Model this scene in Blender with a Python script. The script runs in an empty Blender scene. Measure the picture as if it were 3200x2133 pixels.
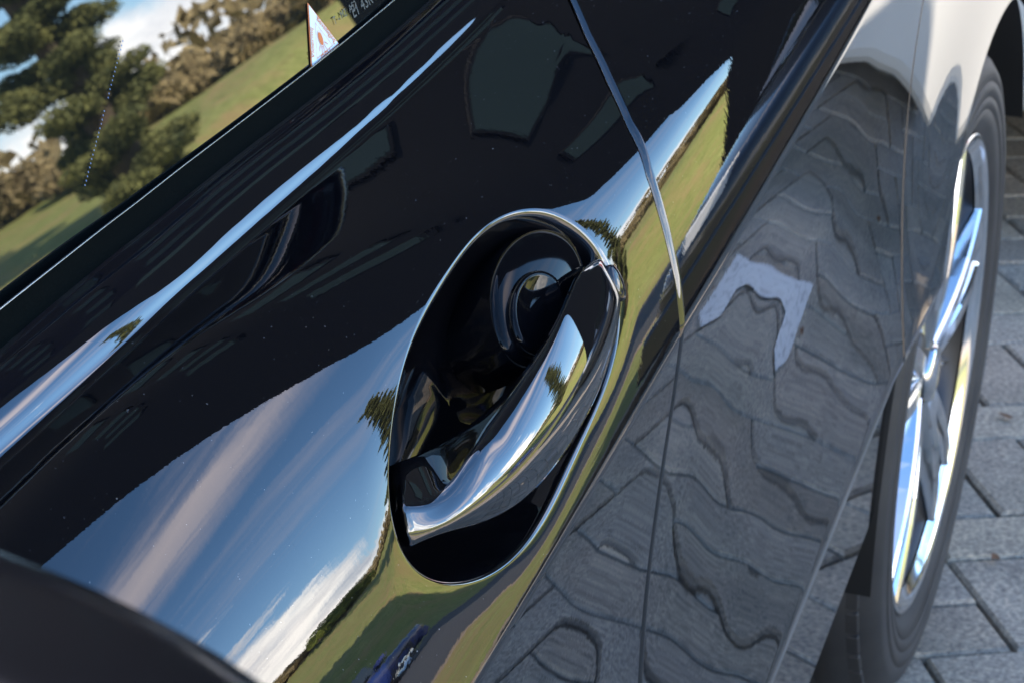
import bpy, bmesh, math, random
import numpy as np
from mathutils import Vector, Matrix
random.seed(7); np.random.seed(7)
sc = bpy.context.scene
COL = sc.collection
PI = math.pi
rad = math.radians

# ------------------------------------------------------------------ camera, light, exposure
CAM = Vector((-1.10952, -0.26447, 1.19846)); YAW, PITCH, ROLL, FPX = 0.32948, 0.38223, 0.03506, 7337.8
f = Vector((math.cos(PITCH)*math.cos(YAW), math.cos(PITCH)*math.sin(YAW), -math.sin(PITCH)))
r = f.cross(Vector((0, 0, 1))).normalized(); u = r.cross(f)
cr, sr = math.cos(ROLL), math.sin(ROLL)
r, u = r*cr + u*sr, u*cr - r*sr
cam = bpy.data.cameras.new('camera'); co = bpy.data.objects.new('camera', cam); COL.objects.link(co)
co.matrix_world = Matrix(((r.x, u.x, -f.x, CAM.x), (r.y, u.y, -f.y, CAM.y), (r.z, u.z, -f.z, CAM.z), (0, 0, 0, 1)))
cam.sensor_width = 36; cam.lens = 36*FPX/3200; cam.clip_start = 0.02; cam.clip_end = 3000
cam.dof.use_dof = True; cam.dof.focus_distance = 0.93; cam.dof.aperture_fstop = 38
sc.camera = co

SUN_DIR = Vector((-0.32, 0.84, 0.50)).normalized()      # towards the sun
sun = bpy.data.lights.new('sun', 'SUN'); sun.energy = 5.0; sun.angle = rad(0.53); sun.color = (1, 0.9, 0.78)
so = bpy.data.objects.new('sun', sun); COL.objects.link(so); so.rotation_euler = SUN_DIR.to_track_quat('Z', 'Y').to_euler()
sc.view_settings.view_transform = 'Standard'; sc.view_settings.look = 'None'
sc.view_settings.exposure = 2.1; sc.view_settings.gamma = 1; sc.view_settings.use_curve_mapping = False
sc.cycles.max_bounces = 12; sc.cycles.glossy_bounces = 8; sc.cycles.transmission_bounces = 6
try:
    sc.cycles.use_denoising = True; sc.cycles.denoiser = 'OPENIMAGEDENOISE'
except Exception: pass

W = bpy.data.worlds.new('World'); sc.world = W; W.use_nodes = True
nt = W.node_tree; nt.nodes.clear()
def nd(t, typ, **k):
    n = t.nodes.new(typ)
    for a, b in k.items(): setattr(n, a, b)
    return n
def mth(t, op, a, b=None, c=None, clamp=False):
    n = t.nodes.new('ShaderNodeMath'); n.operation = op; n.use_clamp = clamp
    for i, v in enumerate((a, b, c)):
        if v is None: continue
        if isinstance(v, (int, float)): n.inputs[i].default_value = v
        else: t.links.new(v, n.inputs[i])
    return n.outputs[0]
def ramp(t, fac, stops, interp='LINEAR'):
    n = t.nodes.new('ShaderNodeValToRGB'); n.color_ramp.interpolation = interp
    e = n.color_ramp.elements
    while len(e) < len(stops): e.new(0.5)
    for i, (p, c) in enumerate(stops):
        e[i].position = p; e[i].color = (c, c, c, 1) if isinstance(c, (int, float)) else (*c, 1)
    t.links.new(fac, n.inputs[0]); return n.outputs[0]
def mixc(t, fac, a, b, mode='MIX'):
    n = t.nodes.new('ShaderNodeMix'); n.data_type = 'RGBA'; n.blend_type = mode
    for i, v in ((0, fac), (6, a), (7, b)):
        if isinstance(v, (int, float)): n.inputs[i].default_value = v
        elif isinstance(v, tuple): n.inputs[i].default_value = (*v, 1)
        else: t.links.new(v, n.inputs[i])
    return n.outputs[2]
sky = nd(nt, 'ShaderNodeTexSky', sky_type='NISHITA'); sky.sun_disc = False
sky.sun_elevation = math.asin(SUN_DIR.z); sky.sun_rotation = math.atan2(SUN_DIR.x, SUN_DIR.y)
sky.air_density = 1.0; sky.dust_density = 0.3; sky.ozone_density = 2.5
hs = nd(nt, 'ShaderNodeHueSaturation'); hs.inputs['Saturation'].default_value = 1.14
nt.links.new(sky.outputs[0], hs.inputs['Color'])
tc = nd(nt, 'ShaderNodeTexCoord'); sx = nd(nt, 'ShaderNodeSeparateXYZ'); nt.links.new(tc.outputs['Generated'], sx.inputs[0])
zz = mth(nt, 'MAXIMUM', sx.outputs[2], 0.0)
# cloud layers live on a plane far above: project the direction on it
den = mth(nt, 'ADD', zz, 0.06)
cx = mth(nt, 'DIVIDE', sx.outputs[0], den); cy = mth(nt, 'DIVIDE', sx.outputs[1], den)
cv = nd(nt, 'ShaderNodeCombineXYZ'); nt.links.new(cx, cv.inputs[0]); nt.links.new(cy, cv.inputs[1])
def noise(t, vec, scale, detail=6, rough=.55, dist=0., lac=2.0, dims='3D'):
    n = t.nodes.new('ShaderNodeTexNoise'); n.noise_dimensions = dims
    n.inputs['Scale'].default_value = scale; n.inputs['Detail'].default_value = detail
    n.inputs['Roughness'].default_value = rough; n.inputs['Distortion'].default_value = dist
    if vec is not None: t.links.new(vec, n.inputs['Vector'])
    return n.outputs['Fac']
mp = nd(nt, 'ShaderNodeMapping'); mp.inputs['Scale'].default_value = (1, 1, 1); mp.inputs['Location'].default_value = (5.3, 0.4, 0)
nt.links.new(cv.outputs[0], mp.inputs[0])
gen = tc.outputs['Generated']
def mapped(scale, loc, rot=(0, 0, 0)):
    m_ = nd(nt, 'ShaderNodeMapping'); m_.inputs['Scale'].default_value = scale; m_.inputs['Location'].default_value = loc; m_.inputs['Rotation'].default_value = rot
    nt.links.new(gen, m_.inputs[0]); return m_.outputs[0]
az_ = mth(nt, 'ARCTAN2', sx.outputs[1], sx.outputs[0])
# a bank of cumulus standing on the horizon, higher towards the left
nb_ = noise(nt, mapped((1, 1, 1.6), (2.3, .4, 1.1)), 5.5, 9, .62, .25)
hgt = mth(nt, 'ADD', mth(nt, 'MULTIPLY', mth(nt, 'MULTIPLY', mth(nt, 'ADD', mth(nt, 'MULTIPLY', az_, -1), -.58), 5, clamp=True), .13), .09)
lvl = mth(nt, 'SUBTRACT', mth(nt, 'ADD', hgt, mth(nt, 'MULTIPLY', mth(nt, 'SUBTRACT', nb_, .5), .60)), zz)
cum = ramp(nt, mth(nt, 'ADD', lvl, .5), [(.49, 0), (.54, .85), (.60, 1)])
# thin high streaks
ns_ = noise(nt, mapped((2.2, 1.6, 10), (.7, 3.3, .2), (rad(4), rad(-6), 0)), 1.6, 8, .6, .4)
d_ = mth(nt, 'ABSOLUTE', mth(nt, 'ADD', zz, mth(nt, 'ADD', mth(nt, 'MULTIPLY', az_, -.22), -.695)))
stk = mth(nt, 'MULTIPLY', ramp(nt, d_, [(0, .75), (.035, .55), (.075, 0)]), ramp(nt, ns_, [(.36, .1), (.58, 1)]))
ns2 = ramp(nt, noise(nt, mapped((1.2, 1.2, 7), (4.1, 1.3, 2.2), (rad(3), rad(-5), 0)), 2.0, 8, .6, .4), [(.52, 0), (.76, .30)])
cir = mth(nt, 'MAXIMUM', stk, ns2)
shade = noise(nt, mapped((1, 1, 2.2), (.3, 2.0, .5)), 9, 7, .62)
ccol = ramp(nt, shade, [(0.36, (5.0, 5.2, 5.9)), (0.60, (12.5, 12.0, 11.3))])
c1 = mixc(nt, cir, hs.outputs[0], (5.9, 5.2, 5.3))
c2 = mixc(nt, cum, c1, ccol)
bg = nd(nt, 'ShaderNodeBackground'); bg.inputs['Strength'].default_value = 0.15
nt.links.new(c2, bg.inputs['Color'])
wo = nd(nt, 'ShaderNodeOutputWorld'); nt.links.new(bg.outputs[0], wo.inputs[0])

# ------------------------------------------------------------------ materials
MATS = {}
def mat(name, col=(.5, .5, .5), rough=.5, ior=1.5, metal=0., build=None, coat=0., spec=None):
    m = bpy.data.materials.new(name); m.use_nodes = True; t = m.node_tree
    b = t.nodes['Principled BSDF']
    b.inputs['Base Color'].default_value = (*col, 1); b.inputs['Roughness'].default_value = rough
    b.inputs['IOR'].default_value = ior; b.inputs['Metallic'].default_value = metal
    b.inputs['Coat Weight'].default_value = coat; b.inputs['Coat Roughness'].default_value = .02
    if build: build(t, b)
    MATS[name] = m; return m
def ocoord(t, which='Object'):
    return nd(t, 'ShaderNodeTexCoord').outputs[which]
def gpos(t):
    return nd(t, 'ShaderNodeNewGeometry').outputs['Position']
def bump(t, b, h, strength, dist, prev=None):
    n = nd(t, 'ShaderNodeBump'); n.inputs['Strength'].default_value = strength; n.inputs['Distance'].default_value = dist
    t.links.new(h, n.inputs['Height'])
    if prev is not None: t.links.new(prev, n.inputs['Normal'])
    t.links.new(n.outputs[0], b.inputs['Normal']); return n.outputs[0]
def b_paint(t, b):
    p = gpos(t)
    n = noise(t, p, 330, 2, .5); m_ = bump(t, b, n, 1.0, 0.0000045)
    n = noise(t, p, 60, 2, .5); bump(t, b, n, 1.0, 0.000012, m_)
    d = ramp(t, noise(t, p, 700, 2, .6), [(.735, 0), (.78, 1)])
    t.links.new(mixc(t, d, (.003, .003, .004), (.25, .25, .25)), b.inputs['Base Color'])
PAINT = mat('black_paint', (.003, .003, .004), .0, 1.9, build=b_paint)
def b_trim(t, b):
    p = gpos(t)
    bump(t, b, noise(t, p, 250, 2, .5), 1.0, 0.000004)
RIMM = mat('polished_black_rim', (.004, .004, .005), .0, 2.3)
POCKET = mat('pocket_plastic', (.003, .003, .004), .04, 1.28)
TRIM = mat('gloss_black_trim', (.004, .004, .006), .03, 1.7, build=b_trim)
def b_glass(t, b):
    p = gpos(t)
    bump(t, b, noise(t, p, 7, 1, .5), 1.0, 0.00006)
GLASS = mat('tinted_glass', (.006, .008, .008), .0, 2.2, build=b_glass)
def b_rub(t, b):
    p = gpos(t); n = noise(t, p, 1400, 3, .6); bump(t, b, n, .5, .0002)
    t.links.new(ramp(t, n, [(.3, (.002, .003, .003)), (.7, (.004, .006, .006))]), b.inputs['Base Color'])
RUBBER = mat('seal_rubber', (.015, .015, .017), .5, 1.06, build=b_rub)
BRIGHT = mat('bright_edge_metal', (.55, .56, .56), .22, metal=1)
PLASTIC = mat('black_plastic', (.004, .004, .005), .18, 1.3)
def b_clad(t, b):
    bump(t, b, noise(t, gpos(t), 900, 3, .6), .4, .0003)
CLAD = mat('grained_cladding', (.012, .012, .012), .5, build=b_clad)
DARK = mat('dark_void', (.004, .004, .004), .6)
def b_tyre(t, b):
    p = gpos(t); n = noise(t, p, 500, 3, .6); bump(t, b, n, .3, .0005)
    n2 = noise(t, p, 12, 4, .6)
    t.links.new(ramp(t, n2, [(.3, (.020, .019, .020)), (.7, (.045, .042, .040))]), b.inputs['Base Color'])
TYRE = mat('tyre_rubber', (.03, .028, .028), .55, build=b_tyre)
ALLOY = mat('machined_alloy', (.78, .79, .80), .10, metal=1)
ALLOYG = mat('grey_alloy', (.05, .05, .055), .35, metal=1)
STEEL = mat('brake_steel', (.35, .34, .33), .35, metal=1)

def b_paver(t, b):
    p = gpos(t)
    oi = nd(t, 'ShaderNodeObjectInfo')
    n = noise(t, p, 9, 6, .65); n2 = noise(t, p, 160, 4, .7); n3 = noise(t, p, 3, 3, .5)
    base = ramp(t, oi.outputs['Random'], [(0, (.33, .283, .232)), (.35, (.40, .352, .295)), (.7, (.36, .33, .29)), (1, (.45, .39, .31))])
    base = mixc(t, .8, base, ramp(t, n, [(.3, (.66, .66, .68)), (.7, (1.12, 1.1, 1.06))]), 'MULTIPLY')
    base = mixc(t, .75, base, ramp(t, n2, [(.34, (.35, .35, .37)), (.5, (1, 1, 1)), (.66, (1.8, 1.7, 1.55))]), 'MULTIPLY')
    base = mixc(t, .5, base, ramp(t, n3, [(.35, (.58, .62, .56)), (.6, (1.15, 1.1, 1.05))]), 'MULTIPLY')
    t.links.new(base, b.inputs['Base Color'])
    bump(t, b, n2, .5, .002)
PAVER = mat('concrete_paver', (.25, .25, .25), .85, build=b_paver)
def b_joint(t, b):
    p = gpos(t); n = noise(t, p, 40, 5, .7); n2 = noise(t, p, 2.2, 4, .6)
    c = ramp(t, n, [(.3, (.022, .020, .018)), (.6, (.06, .055, .048))])
    c = mixc(t, ramp(t, n2, [(.60, 0), (.70, .7)]), c, (.035, .07, .012))
    t.links.new(c, b.inputs['Base Color']); bump(t, b, n, .8, .004)
JOINT = mat('joint_sand', (.05, .045, .04), .95, build=b_joint)
def b_line(t, b):
    p = gpos(t); n = noise(t, p, 60, 5, .7)
    t.links.new(ramp(t, n, [(.32, (.42, .42, .42)), (.5, (.74, .74, .73))]), b.inputs['Base Color'])
LINE = mat('worn_white_paint', (.75, .75, .75), .6, build=b_line)
def b_asph(t, b):
    p = gpos(t); n = noise(t, p, 60, 5, .7); n2 = noise(t, p, .5, 4, .6)
    c = mixc(t, n2, ramp(t, n, [(.3, (.035, .035, .037)), (.7, (.075, .075, .078))]), (.06, .058, .055))
    t.links.new(c, b.inputs['Base Color']); bump(t, b, n, .5, .004)
ASPH = mat('asphalt', (.05, .05, .05), .75, build=b_asph)
def b_sand(t, b):
    p = gpos(t); n = noise(t, p, 12, 6, .7)
    t.links.new(ramp(t, n, [(.3, (.16, .11, .07)), (.6, (.38, .29, .19))]), b.inputs['Base Color'])
SAND = mat('sandy_soil', (.3, .22, .15), .95, build=b_sand)
def b_grass(t, b):
    p = gpos(t); n = noise(t, p, .55, 8, .75); n2 = noise(t, p, 3.5, 8, .8); n3 = noise(t, p, .14, 5, .65)
    c = ramp(t, n2, [(.28, (.08, .11, .02)), (.5, (.26, .28, .07)), (.72, (.45, .42, .15))])
    c = mixc(t, ramp(t, n, [(.47, 0), (.62, .8)]), c, (.38, .25, .11))
    c = mixc(t, ramp(t, n3, [(.45, 0), (.65, .5)]), c, (.20, .23, .045))
    t.links.new(c, b.inputs['Base Color']); bump(t, b, n2, .7, .05)
GRASS = mat('rough_grass', (.1, .12, .03), .9, build=b_grass)
def b_leaf(c0, c1):
    def g(t, b):
        p = gpos(t); n = noise(t, p, 1.7, 3, .6); oi = noise(t, p, 11, 2, .5)
        c = ramp(t, mth(t, 'ADD', mth(t, 'MULTIPLY', n, .6), mth(t, 'MULTIPLY', oi, .4)), [(.35, c0), (.65, c1)])
        t.links.new(c, b.inputs['Base Color'])
    return g
PINE = mat('pine_needles', (.05, .07, .02), .8, build=b_leaf((.03, .045, .012), (.24, .24, .07)))
BUSH = mat('bare_bush', (.1, .08, .04), .9, build=b_leaf((.12, .09, .04), (.42, .33, .16)))
BUSHG = mat('green_bush', (.1, .12, .03), .9, build=b_leaf((.09, .12, .018), (.27, .30, .05)))
BARK = mat('bark', (.10, .075, .05), .9)
BRICKK = mat('kerb_concrete', (.42, .37, .30), .85, build=b_sand)
def carpaint(name, c): return mat(name, c, .35, 1.5, coat=1.)
WHITE = carpaint('white_car_paint', (.87, .88, .91)); BLUE = carpaint('blue_car_paint', (.012, .03, .16)); BLACKC = carpaint('dark_car_paint', (.008, .009, .012))
CREAM = mat('cream_bumper', (.74, .72, .67), .35)
LAMPR = mat('red_lamp', (.35, .01, .008), .15); LAMPW = mat('clear_lamp', (.7, .7, .7), .1)
PLATE = mat('yellow_plate', (.5, .34, .03), .4)

# ------------------------------------------------------------------ object helpers
def link(name, me, m=None, parent=None):
    o = bpy.data.objects.new(name, me); COL.objects.link(o)
    if m is not None and me is not None:
        for x in (m if isinstance(m, (list, tuple)) else (m,)): me.materials.append(x)
    if parent is not None: o.parent = parent
    return o
def empty(name, loc=(0, 0, 0), rz=0, parent=None):
    o = bpy.data.objects.new(name, None); COL.objects.link(o); o.location = loc; o.rotation_euler = (0, 0, rz)
    o.empty_display_size = .1
    if parent is not None: o.parent = parent
    return o
def tag(o, label=None, cat=None, group=None, kind=None):
    if label: o['label'] = label
    if cat: o['category'] = cat
    if group: o['group'] = group
    if kind: o['kind'] = kind
    return o
def smooth(me, on=True):
    me.polygons.foreach_set('use_smooth', [on]*len(me.polygons)); return me
def pydata(name, v, fa, sm=True):
    me = bpy.data.meshes.new(name); me.from_pydata([tuple(map(float, x)) for x in v], [], [tuple(map(int, x)) for x in fa]); me.update()
    if sm: smooth(me)
    return me
def setn(me, N):
    me.normals_split_custom_set_from_vertices([tuple(map(float, n)) for n in N])
def gridfaces(nu, nv, flip=False, off=0, wrapu=False):
    F = []
    for i in range(nu if wrapu else nu-1):
        for j in range(nv-1):
            i2 = (i+1) % nu
            a, b, c, d = off+i*nv+j, off+i2*nv+j, off+i2*nv+j+1, off+i*nv+j+1
            F.append((d, c, b, a) if flip else (a, b, c, d))
    return F
def bm_obj(name, bm, m, parent=None, sm=False):
    me = bpy.data.meshes.new(name); bm.normal_update(); bm.to_mesh(me); bm.free()
    if sm: smooth(me)
    return link(name, me, m, parent)
def box(bm, x0, x1, y0, y1, z0, z1, bev=0, seg=2):
    vs = [bm.verts.new(p) for p in ((x0,y0,z0),(x1,y0,z0),(x1,y1,z0),(x0,y1,z0),(x0,y0,z1),(x1,y0,z1),(x1,y1,z1),(x0,y1,z1))]
    fs = [bm.faces.new([vs[i] for i in q]) for q in ((3,2,1,0),(4,5,6,7),(0,1,5,4),(1,2,6,5),(2,3,7,6),(3,0,4,7))]
    if bev:
        es = list({e for fa in fs for e in fa.edges})
        bmesh.ops.bevel(bm, geom=es, offset=bev, segments=seg, affect='EDGES', profile=.5)
def lathe(name, prof, m, parent=None, n=96, cy=0, axis='Y'):
    """prof: list of (radius, y). circle in xz plane."""
    v = []; 
    for i in range(n):
        a = 2*PI*i/n
        for (rr, y) in prof: v.append((rr*math.cos(a), y, rr*math.sin(a)))
    me = pydata(name, v, gridfaces(n, len(prof), wrapu=True))
    return link(name, me, m, parent)
def tube(pts, rads, n=8):
    pts = [Vector(p) for p in pts]; V = []; F = []
    for i, p in enumerate(pts):
        d = (pts[min(i+1, len(pts)-1)]-pts[max(i-1, 0)]).normalized()
        a = d.orthogonal().normalized() if abs(d.z) > .9 else d.cross(Vector((0, 0, 1))).normalized(); b = d.cross(a)
        rr = rads[i] if isinstance(rads, (list, tuple)) else rads
        for k in range(n):
            t_ = 2*PI*k/n; V.append(p+a*math.cos(t_)*rr+b*math.sin(t_)*rr)
    for i in range(len(pts)-1):
        for k in range(n):
            k2 = (k+1) % n; F.append((i*n+k, i*n+k2, (i+1)*n+k2, (i+1)*n+k))
    F.append(tuple(range(n))[::-1]); F.append(tuple((len(pts)-1)*n+k for k in range(n)))
    return V, F

# ------------------------------------------------------------------ black car: the side surface
# section of the body at every x, described by how far its normal leans up along the girth s (0 = waist crease)
TT = np.array([[0.0839, 0.1638, 0.2038, 0.2229, 0.2279, 0.2439],
    [0.0823, 0.1679, 0.2039, 0.2212, 0.2295, 0.2442],
    [0.0798, 0.1708, 0.2028, 0.2186, 0.2301, 0.2434],
    [0.0767, 0.1727, 0.2008, 0.2154, 0.2296, 0.2417],
    [0.0734, 0.1728, 0.1988, 0.2127, 0.2286, 0.2398],
    [0.0704, 0.1693, 0.1974, 0.2114, 0.2278, 0.2384],
    [0.0681, 0.1616, 0.1966, 0.2113, 0.2269, 0.2376],
    [0.0661, 0.1511, 0.1955, 0.2106, 0.2255, 0.2362],
    [0.0644, 0.1393, 0.1936, 0.2083, 0.2233, 0.2339],
    [0.0636, 0.1265, 0.1914, 0.2049, 0.2203, 0.2314],
    [0.0638, 0.1134, 0.1894, 0.2019, 0.2175, 0.2291],
    [0.0651, 0.1019, 0.1881, 0.1994, 0.2154, 0.2274],
    [0.0666, 0.0944, 0.1873, 0.1974, 0.2141, 0.2261],
    [0.0679, 0.0908, 0.1868, 0.1961, 0.2133, 0.225],
    [0.0686, 0.0895, 0.1864, 0.1951, 0.2127, 0.224],
    [0.069, 0.0894, 0.1863, 0.1943, 0.212, 0.2231],
    [0.0693, 0.0901, 0.1864, 0.1938, 0.2114, 0.2224],
    [0.0697, 0.0909, 0.1866, 0.1933, 0.2111, 0.2221],
    [0.0699, 0.0917, 0.187, 0.1929, 0.2111, 0.2218],
    [0.0701, 0.0923, 0.1871, 0.1919, 0.2105, 0.2208],
    [0.0703, 0.0931, 0.1862, 0.1898, 0.2084, 0.2185],
    [0.0708, 0.0943, 0.1843, 0.187, 0.2053, 0.2153],
    [0.0713, 0.0957, 0.1821, 0.184, 0.2021, 0.212],
    [0.0717, 0.0969, 0.18, 0.181, 0.199, 0.2086],
    [0.0719, 0.098, 0.178, 0.178, 0.196, 0.2049]])
TT0 = -0.65
PZ = [-0.0028, 0.02299, 0.16108, 0.79447]
DS = .001; NUP = 420; NDN = 440
E0F = [-1.399, -4.877, -14.764, 16.93]; E1F = [2.152, -1.315, -3.966, 27.62]
E3F = [-36.315, -463.477, -56.788, 207.885, 15.222, 71.24]
def segs(x):
    xc = min(max(x, -.65), .54); i = (xc-TT0)/.05; i0 = int(min(max(math.floor(i), 1), len(TT)-3)); f_ = i-i0
    w = (-.5*f_+f_**2-.5*f_**3, 1-2.5*f_**2+1.5*f_**3, .5*f_+2*f_**2-1.5*f_**3, -.5*f_**2+.5*f_**3)
    c = np.concatenate([[0], sum(w[k]*TT[i0+k-1] for k in range(4))])
    c[2] = c[1]+(c[2]-c[1])*float(np.interp(x, [0, .12], [1, .5]))
    for k in range(1, 7): c[k] = max(c[k], c[k-1]+.005)
    return c, xc
def section(x):
    c, xc = segs(x); l = np.diff(c)
    E0 = float(np.polyval(E0F, xc)); E1 = float(np.polyval(E1F, xc)); E3 = min(float(np.polyval(E3F, xc)), 86.); j = .0012; Q = (.25, .5, .75)
    S = [0, c[1]]+[c[1]+q_*l[1] for q_ in Q]+[c[2], c[2]+.15*l[2], c[2]+.4*l[2], c[3]-j, c[3]+j, c[3]+.3*l[3], c[3]+.7*l[3], c[4]-.001, c[5]-j, c[5]+j, c[6], c[6]+.25]
    E = [E0, E1]+[E1+(60-E1)*q_**1.15 for q_ in Q]+[60, 60+(E3-60)*.5, 60+(E3-60)*.8, E3, 20, 32, 46, 57, 86, 35, 22, 20]
    s = (np.arange(NUP)+.5)*DS; e = np.interp(s, S, E)
    s2 = -(np.arange(NDN)+.5)*DS
    e2 = np.interp(-s2, [0, .05, .12, .20, .28, .375, .383, .392, .44], [-3, -5, -3.5, 1, 4, 6, 10, -35, -50])
    ker = np.array([1, 2, 3, 4, 3, 2, 1.])/16
    sm = lambda q: np.convolve(np.pad(q, 3, 'edge'), ker, 'valid')
    e = np.radians(sm(e)); e2 = np.radians(sm(e2)); z0 = float(np.polyval(PZ, max(x, -.9)))
    yu = np.concatenate([[0], np.cumsum(DS*np.sin(e))]); zu = np.concatenate([[0], np.cumsum(DS*np.cos(e))])
    yd = np.concatenate([[0], np.cumsum(DS*np.sin(e2))]); zd = np.concatenate([[0], np.cumsum(DS*np.cos(e2))])
    return np.concatenate([-yd[::-1], yu[1:]]), z0+np.concatenate([-zd[::-1], zu[1:]])
TX = np.arange(-1.5, 1.62, .02); TY = []; TZ = []
for x in TX:
    y, z = section(float(x)); TY.append(y); TZ.append(z)
TY = np.array(TY); TZ = np.array(TZ)
WX, WZ, WY = 1.026, .33, .023            # rear wheel centre
def offs(x, z):
    """gentle flare round the wheel arch and the shallow hollows of real door skins (metres, outward = negative y)"""
    rr = np.hypot(x-WX, z-WZ)
    o = -.009*np.exp(-(np.clip(rr-.37, 0, None)/.10)**2)
    for (a, b, sx_, sz_, h) in ((-.20, .62, .10, .07, .0010), (.02, .60, .07, .10, -.0009), (.20, .66, .10, .06, .0010), (.38, .70, .07, .07, -.0010), (.30, .54, .12, .05, .0008), (-.02, .70, .06, .05, .0005), (.10, .74, .05, .035, .0004), (.17, .50, .06, .05, -.0006)):
        o = o+.8*h*np.exp(-((x-a)/sx_)**2-((z-b)/sz_)**2)
    return o
def S_(x, s):
    """body surface, vectorised: x, s arrays -> (...,3)"""
    x, s = np.broadcast_arrays(np.asarray(x, float), np.asarray(s, float))
    i = np.clip((x-TX[0])/.02, 1, len(TX)-2.001); i0 = np.floor(i).astype(int); f_ = i-i0
    j = np.clip((s+NDN*DS)/DS, 0, TY.shape[1]-1.001); j0 = np.floor(j).astype(int); g = j-j0
    w = (-.5*f_+f_**2-.5*f_**3, 1-2.5*f_**2+1.5*f_**3, .5*f_+2*f_**2-1.5*f_**3, -.5*f_**2+.5*f_**3)
    Y = sum(w[k]*(TY[i0+k-1, j0]*(1-g)+TY[i0+k-1, j0+1]*g) for k in range(4))
    Z = sum(w[k]*(TZ[i0+k-1, j0]*(1-g)+TZ[i0+k-1, j0+1]*g) for k in range(4))
    return np.stack([x, Y+offs(x, Z), Z], -1)
def N_(x, s, h=.0015, hx=.006):
    a = S_(np.asarray(x)+hx, s)-S_(np.asarray(x)-hx, s); b = S_(x, np.asarray(s)+h)-S_(x, np.asarray(s)-h)
    n = np.cross(a, b); n /= np.linalg.norm(n, axis=-1, keepdims=True)
    return np.where(n[..., 1:2] > 0, -n, n)
def span(a, b, step): return np.linspace(a, b, max(2, int(round(abs(b-a)/step))+1))

car = tag(empty('parked_car', (0, 0, 0)), 'glossy black car seen close along its side, from door handle to rear wheel', 'car')
class Patch:
    """sheets of the body with their exact normals, gathered in one mesh"""
    def __init__(s): s.v = []; s.n = []; s.f = []; s.free = []
    def grid(s, V, N, flip=None, wrapu=False):
        a = V[1:, :-1]-V[:-1, :-1]; b = V[:-1, 1:]-V[:-1, :-1]
        flip = bool((np.cross(a, b)*N[:-1, :-1]).sum() < 0)
        nu, nv = V.shape[:2]; off = len(s.v)
        s.v += list(V.reshape(-1, 3)); s.n += list(N.reshape(-1, 3)); s.f += gridfaces(nu, nv, flip, off, wrapu)
    def build(s, name, m, parent=None):
        me = pydata(name, s.v, s.f); setn(me, s.n); return link(name, me, m, parent)
def sheet(pt, xs, ss, wp=None):
    Xg, Sg = np.meshgrid(xs, ss, indexing='ij')
    if wp: Xg = wp(Xg, Sg)
    pt.grid(S_(Xg, Sg), N_(Xg, Sg), flip=False)
def edge_return(pt, x, ss, sgn, depth=.02, rr=.003, n=7):
    """rolled edge at a shut line: turns from the skin inwards; sgn=-1 edge faces -x"""
    xx_ = np.full(len(ss), float(x))+(gs(ss) if x < .3 else 0)
    P0 = S_(xx_, ss); N0 = N_(xx_, ss); T = np.array([sgn, 0, 0.])
    V = []; NN = []
    for k in range(n):
        a = PI/2*k/(n-1); V.append(P0+T*rr*math.sin(a)-N0*rr*(1-math.cos(a))); NN.append(N0*math.cos(a)+T*math.sin(a))
    V.append(V[-1]-N0*depth); NN.append(np.tile(T, (len(ss), 1)))
    pt.grid(np.stack(V), np.stack(NN))
C6 = lambda x: segs(x)[0]
def gs(s): return np.interp(s, [0, .004, .0198, .0458, .0714, .093, .1156, .139, .162, .19, .3], [0, .003, .0113, .0185, .025, .040, .068, .100, .137, .175, .18])
wf = lambda x, s: x+gs(s)*np.clip((x+.20)/(.20+GAPX), 0, 1)
wr_ = lambda x, s: x+gs(s)*np.clip((.35-x)/(.35-GAPX), 0, 1)
SB = -.392                                # bottom of the doors
GAPX = -.083
# --- front door: outer skin with the hole for the handle recess (O-shaped grid round it)
RC = (-.253, .067)
RING = [(-.3547,.0913),(-.3727,.0754),(-.3765,.0647),(-.3724,.0527),(-.3585,.0386),(-.3384,.0264),(-.3086,.0165),(-.2804,.0131),(-.2393,.0151),(-.1994,.0193),(-.1666,.0269),(-.142,.0385),(-.1315,.052),(-.1310,.0653),(-.1370,.0800),(-.1456,.0949),(-.1575,.1074),(-.1783,.1154),(-.2055,.1192),(-.2366,.1205),(-.2705,.1183),(-.3005,.1130),(-.3274,.1053),(-.3449,.0974)]
RG = np.array(RING)-np.array(RC); tt = np.arctan2(RG[:, 1]*2, RG[:, 0]); rad_ = np.hypot(RG[:, 0], RG[:, 1]*2)
A_ = np.stack([np.ones_like(tt)]+[fn(k*tt) for k in range(1, 6) for fn in (np.cos, np.sin)], 1)
CF = np.linalg.solve(A_.T@A_+np.diag([0]+[.002*k**2 for k in range(1, 6) for _ in (0, 1)]), A_.T@rad_)
def ringr(th): return sum(c*b for c, b in zip(CF, [np.ones_like(th)]+[fn(k*th) for k in range(1, 6) for fn in (np.cos, np.sin)]))
RX0, RX1, RS0, RS1 = -.43, GAPX-.003, 0., .150
NT = 360
th = np.linspace(0, 2*PI, NT, endpoint=False)
rr_ = ringr(th); ox = RC[0]+rr_*np.cos(th); os_ = RC[1]+rr_*np.sin(th)/2
def torect(ox, os_):
    dx = ox-RC[0]; dy = os_-RC[1]
    t1 = np.where(dx > 0, (RX1-RC[0])/np.maximum(dx, 1e-9), (RX0-RC[0])/np.minimum(dx, -1e-9))
    t2 = np.where(dy > 0, (RS1-RC[1])/np.maximum(dy, 1e-9), (RS0-RC[1])/np.minimum(dy, -1e-9))
    return np.minimum(t1, t2)

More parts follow.
